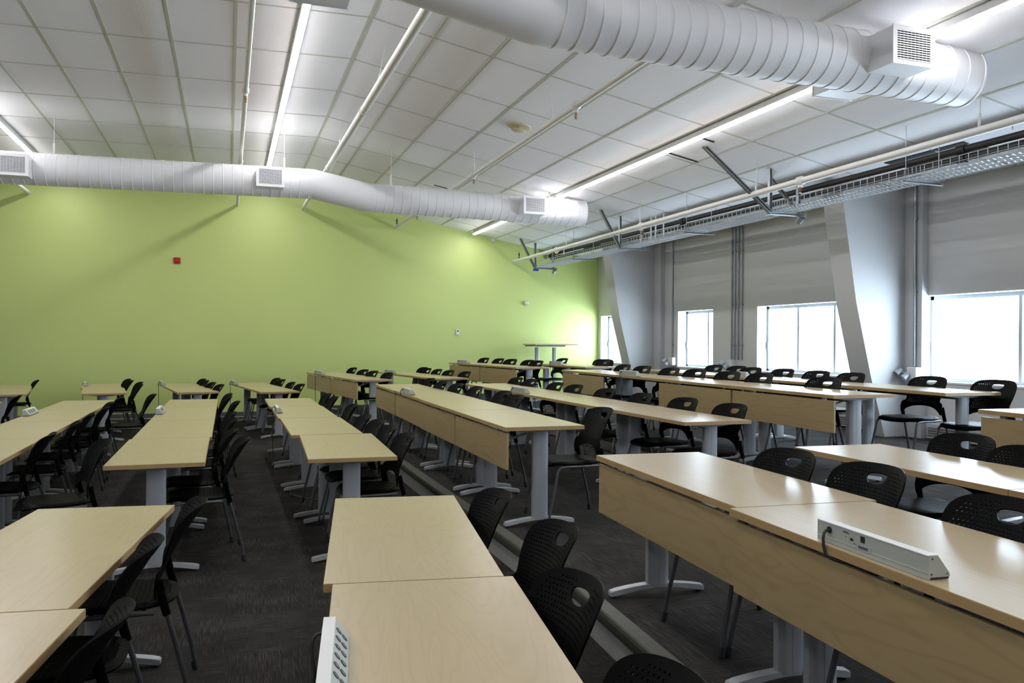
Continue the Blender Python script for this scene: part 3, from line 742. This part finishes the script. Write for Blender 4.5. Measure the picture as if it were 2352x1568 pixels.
so = smooth_poly([(-.24, -.10), (-.24, .10), (-.215, .195), (-.12, .232), (.05, .225), (.16, .195), (.215, .12), (.225, 0), (.215, -.12), (.16, -.195), (.05, -.225), (-.12, -.232), (-.215, -.195)], 2)
sh = []
for a in range(-9, 10):
    for b in range(-10, 10):
        c = (b*.021, a*.021+(.0105 if b % 2 else 0))
        if inpoly(c, so) and dist(c, so) > .03: sh.append([(c[0]+.0022*math.cos(q*math.pi/3), c[1]+.0062*math.sin(q*math.pi/3)) for q in range(6)])
sg = [(a*.03+.01, b*.03) for a in range(-8, 8) for b in range(-8, 9) if inpoly((a*.03+.01, b*.03), so) and dist((a*.03+.01, b*.03), so) > .006 and all(abs(a*.03+.01-h[0][0]+.0022) > .006 or abs(b*.03-h[0][1]) > .009 for h in sh)]
def fseat(x, y):
    e = max(0, 1-dist((x, y), so)/.03); fr = max(0, (-x-.12)/.12)
    return Vector((x, y, .452-.026*fr**2-.014*e*e+.010*(abs(y)/.23)**2-.006*math.cos(x*9)))
SEAT = shell(so, sh, sg, fseat, .005, mPLAS)
def legm(s, front):
    bm = B()
    if front: pts = [(-.265, .245, .015), (-.248, .240, .12), (-.205, .232, .30), (-.186, .228, .395), (-.165, .224, .418), (-.12, .222, .425), (.14, .224, .425)]
    else: pts = [(.285, .245, .015), (.268, .240, .12), (.215, .234, .33), (.178, .230, .46), (.160, .226, .55)]
    tube(bm, [(a, b*s, c) for a, b, c in pts], .0105, 8); return done(bm, mTUBE, True)
def capm(s, front):
    bm = B(); x = -.265 if front else .285; x2 = x+(.008 if front else -.008)
    tube(bm, [(x, .245*s, 0), (x, .245*s, .006), (x2, .243*s, .045)], [.013, .0145, .0135], 10); return done(bm, mRUB)
LM = {(s, f): (legm(s, f), capm(s, f)) for s in (-1, 1) for f in (True, False)}
bm = B(); tube(bm, [(-.10, -.222, .425), (-.09, 0, .418), (-.10, .222, .425)], .009, 8); tube(bm, [(.10, -.222, .425), (.09, 0, .418), (.10, .222, .425)], .009, 8)
box(bm, -.12, .12, -.16, -.13, .425, .438); box(bm, -.12, .12, .13, .16, .425, .438); FRAME = done(bm, mTUBE, True)
SOCK = []
for s in (-1, 1):
    bm = B(); tube(bm, [(.190, s*.231, .415), (.172, s*.229, .48), (.160, s*.226, .556)], [.016, .0175, .015], 10); SOCK.append(done(bm, mPLAS, True))
def make_chair(loc, rz, label, group):
    t = thing('stacking_chair', label, 'chair', loc, rz, group)
    link('seat', SEAT, t); b = link('backrest', BACK, t); [link('leg_socket', k, b) for k in SOCK]
    for (s, f), (lm, cm) in LM.items(): l = link('leg', lm, t); link('foot_cap', cm, l)
    link('seat_frame', FRAME, t); return t
PROTO = None
TIP = Vector((.305, -.12))
def chairs(rowname, group, z, tips, ang, extra=None):
    """tips: where the near upper corner of each backrest stands; first = nearest the green wall"""
    global PROTO
    n = len(tips)
    for i, tp in enumerate(tips):
        a = ang+4+(tp[2] if len(tp) > 2 else random.uniform(-3, 3)); lab = tp[3] if len(tp) > 3 else None
        c = Vector(tp[:2])*(1.546-z-.838)/(1.546-z-.80)-Matrix.Rotation(R(a), 2) @ TIP
        pos = 'nearest the green wall' if i == 0 else 'nearest the camera' if i == n-1 else '%s from the green wall' % ORD[i]
        lab = lab or ('black perforated chair, %s, %s' % (rowname, pos) if n > 1 else 'black perforated chair, %s' % rowname)
        if PROTO is None: PROTO = make_chair((c.x, c.y, z), R(a), lab, group)
        else: dup(PROTO, 'stacking_chair', lab, group, (c.x, c.y, z), R(a))
gm, gf, gn = 'chairs of the middle block', 'chairs of the back block', 'chairs of the foreground'
chairs('foreground bottom-centre row', gn, 0, [(1.30, 3.77), (1.31, 2.99), (1.08, 2.27), (.97, 1.50)], -3)
chairs('foreground row at the left edge', gn, 0, [(-.12, 3.97, 4), (-.26, 3.20, 2), (-.29, 2.36, -2)], -8)
chairs('foreground panelled row at right', gn, .2, [(2.77, 3.40), (2.80, 2.86), (2.64, 2.05)], -4)
chairs('foreground unpanelled row at the right edge', gn, .2, [(4.30, 3.71), (4.12, 3.14)], -2)
chairs('middle block, second row from left', gm, 0, [(.04, 11.97), (.03, 11.36), (.12, 10.44), (.07, 8.85), (.08, 8.19), (.06, 7.12), (.14, 6.5)], 0)
chairs('middle block, leftmost whole row', gm, 0, [(-1.29, 11.57), (-1.29, 10.61), (-1.25, 9.91), (-1.28, 9.04), (-1.26, 8.19), (-1.31, 7.21), (-.80, 6.62, 14, 'black chair pulled out into the aisle, seat turned up to view, middle left')], 0)
chairs('standing free at the far end of the left middle aisle', gm, 0, [(-.93, 12.07, 4)], 0)
chairs('at the cut-off row on the left frame edge', gm, 0, [(-2.57, 12.18)], 0)
chairs('middle block, third row from left', gm, 0, [(1.36, 11.66), (1.38, 11.06), (1.42, 9.62), (1.34, 8.17), (1.39, 7.65), (1.38, 7.05), (1.41, 6.43)], 0)
chairs('middle block, first raised row', gm, .2, [(2.87, 11.75), (2.83, 10.88), (2.88, 10.24), (2.9, 9.48), (2.94, 8.54), (2.84, 7.85), (3.00, 6.14, -4, 'black chair pulled back from the panelled middle row, nearest the camera')], 0)
chairs('middle block, second raised row', gm, .2, [(4.26, 11.82), (4.26, 11.22), (4.27, 10.24), (4.28, 9.62), (4.30, 8.74), (4.30, 7.84), (4.37, 7.07), (4.37, 6.26)], 0)
chairs('middle block, first top-tier row', gm, .4, [(6.00, 11.65), (5.96, 10.92), (5.94, 10.07), (6.0, 9.5), (5.95, 8.66), (5.93, 7.99), (5.94, 6.9)], 0)
chairs('middle block, last row by the windows', gm, .4, [(7.50, 11.38), (7.5, 10.75), (7.27, 10.06), (7.40, 9.5), (7.31, 8.69), (7.25, 8.0), (7.35, 6.92), (7.31, 6.06)], 0)
chairs('back block, leftmost row', gf, 0, [(-3.20, 16.6)], 8)
chairs('back block, second row from left', gf, 0, [(-1.72, 16.85), (-1.62, 16.22), (-1.4, 15.55), (-1.33, 14.78)], 8)
chairs('back block, third row from left', gf, 0, [(-.40, 16.66), (-.33, 15.97), (-.2, 15.25), (-.06, 14.5)], 8)
chairs('back block, fourth row from left', gf, 0, [(.97, 16.75), (1.03, 16.12), (1.13, 15.06), (1.24, 14.38)], 8)
chairs('back block, first raised row', gf, .2, [(2.48, 16.8), (2.52, 15.62), (2.58, 14.9), (2.68, 14.03)], 8)
chairs('back block, second raised row', gf, .2, [(3.95, 16.85), (3.89, 16.25), (3.96, 15.64), (4.04, 15.02), (4.17, 14.36)], 8)
chairs('back block, first top-tier row', gf, .4, [(5.30, 16.85), (5.42, 16.2), (5.48, 15.58), (5.56, 14.80), (5.55, 14.3)], 8)
chairs('back block, last row by the window corner', gf, .4, [(6.95, 16.43, 0), (7.5, 15.45, 30), (7.0, 14.47, 0)], 5)
# cables lying on the floor under the staggered row
bm = B(); tube(bm, [(.62, 8.75, .008), (.60, 8.45, .012), (.70, 8.2, .02), (.85, 8.05, .01), (1.1, 8.15, .008), (1.0, 8.4, .008)], .006, 6)
tag(link('floor_cable', done(bm, mUNITD)), 'black cable lying on the carpet under the staggered middle row', 'cable')
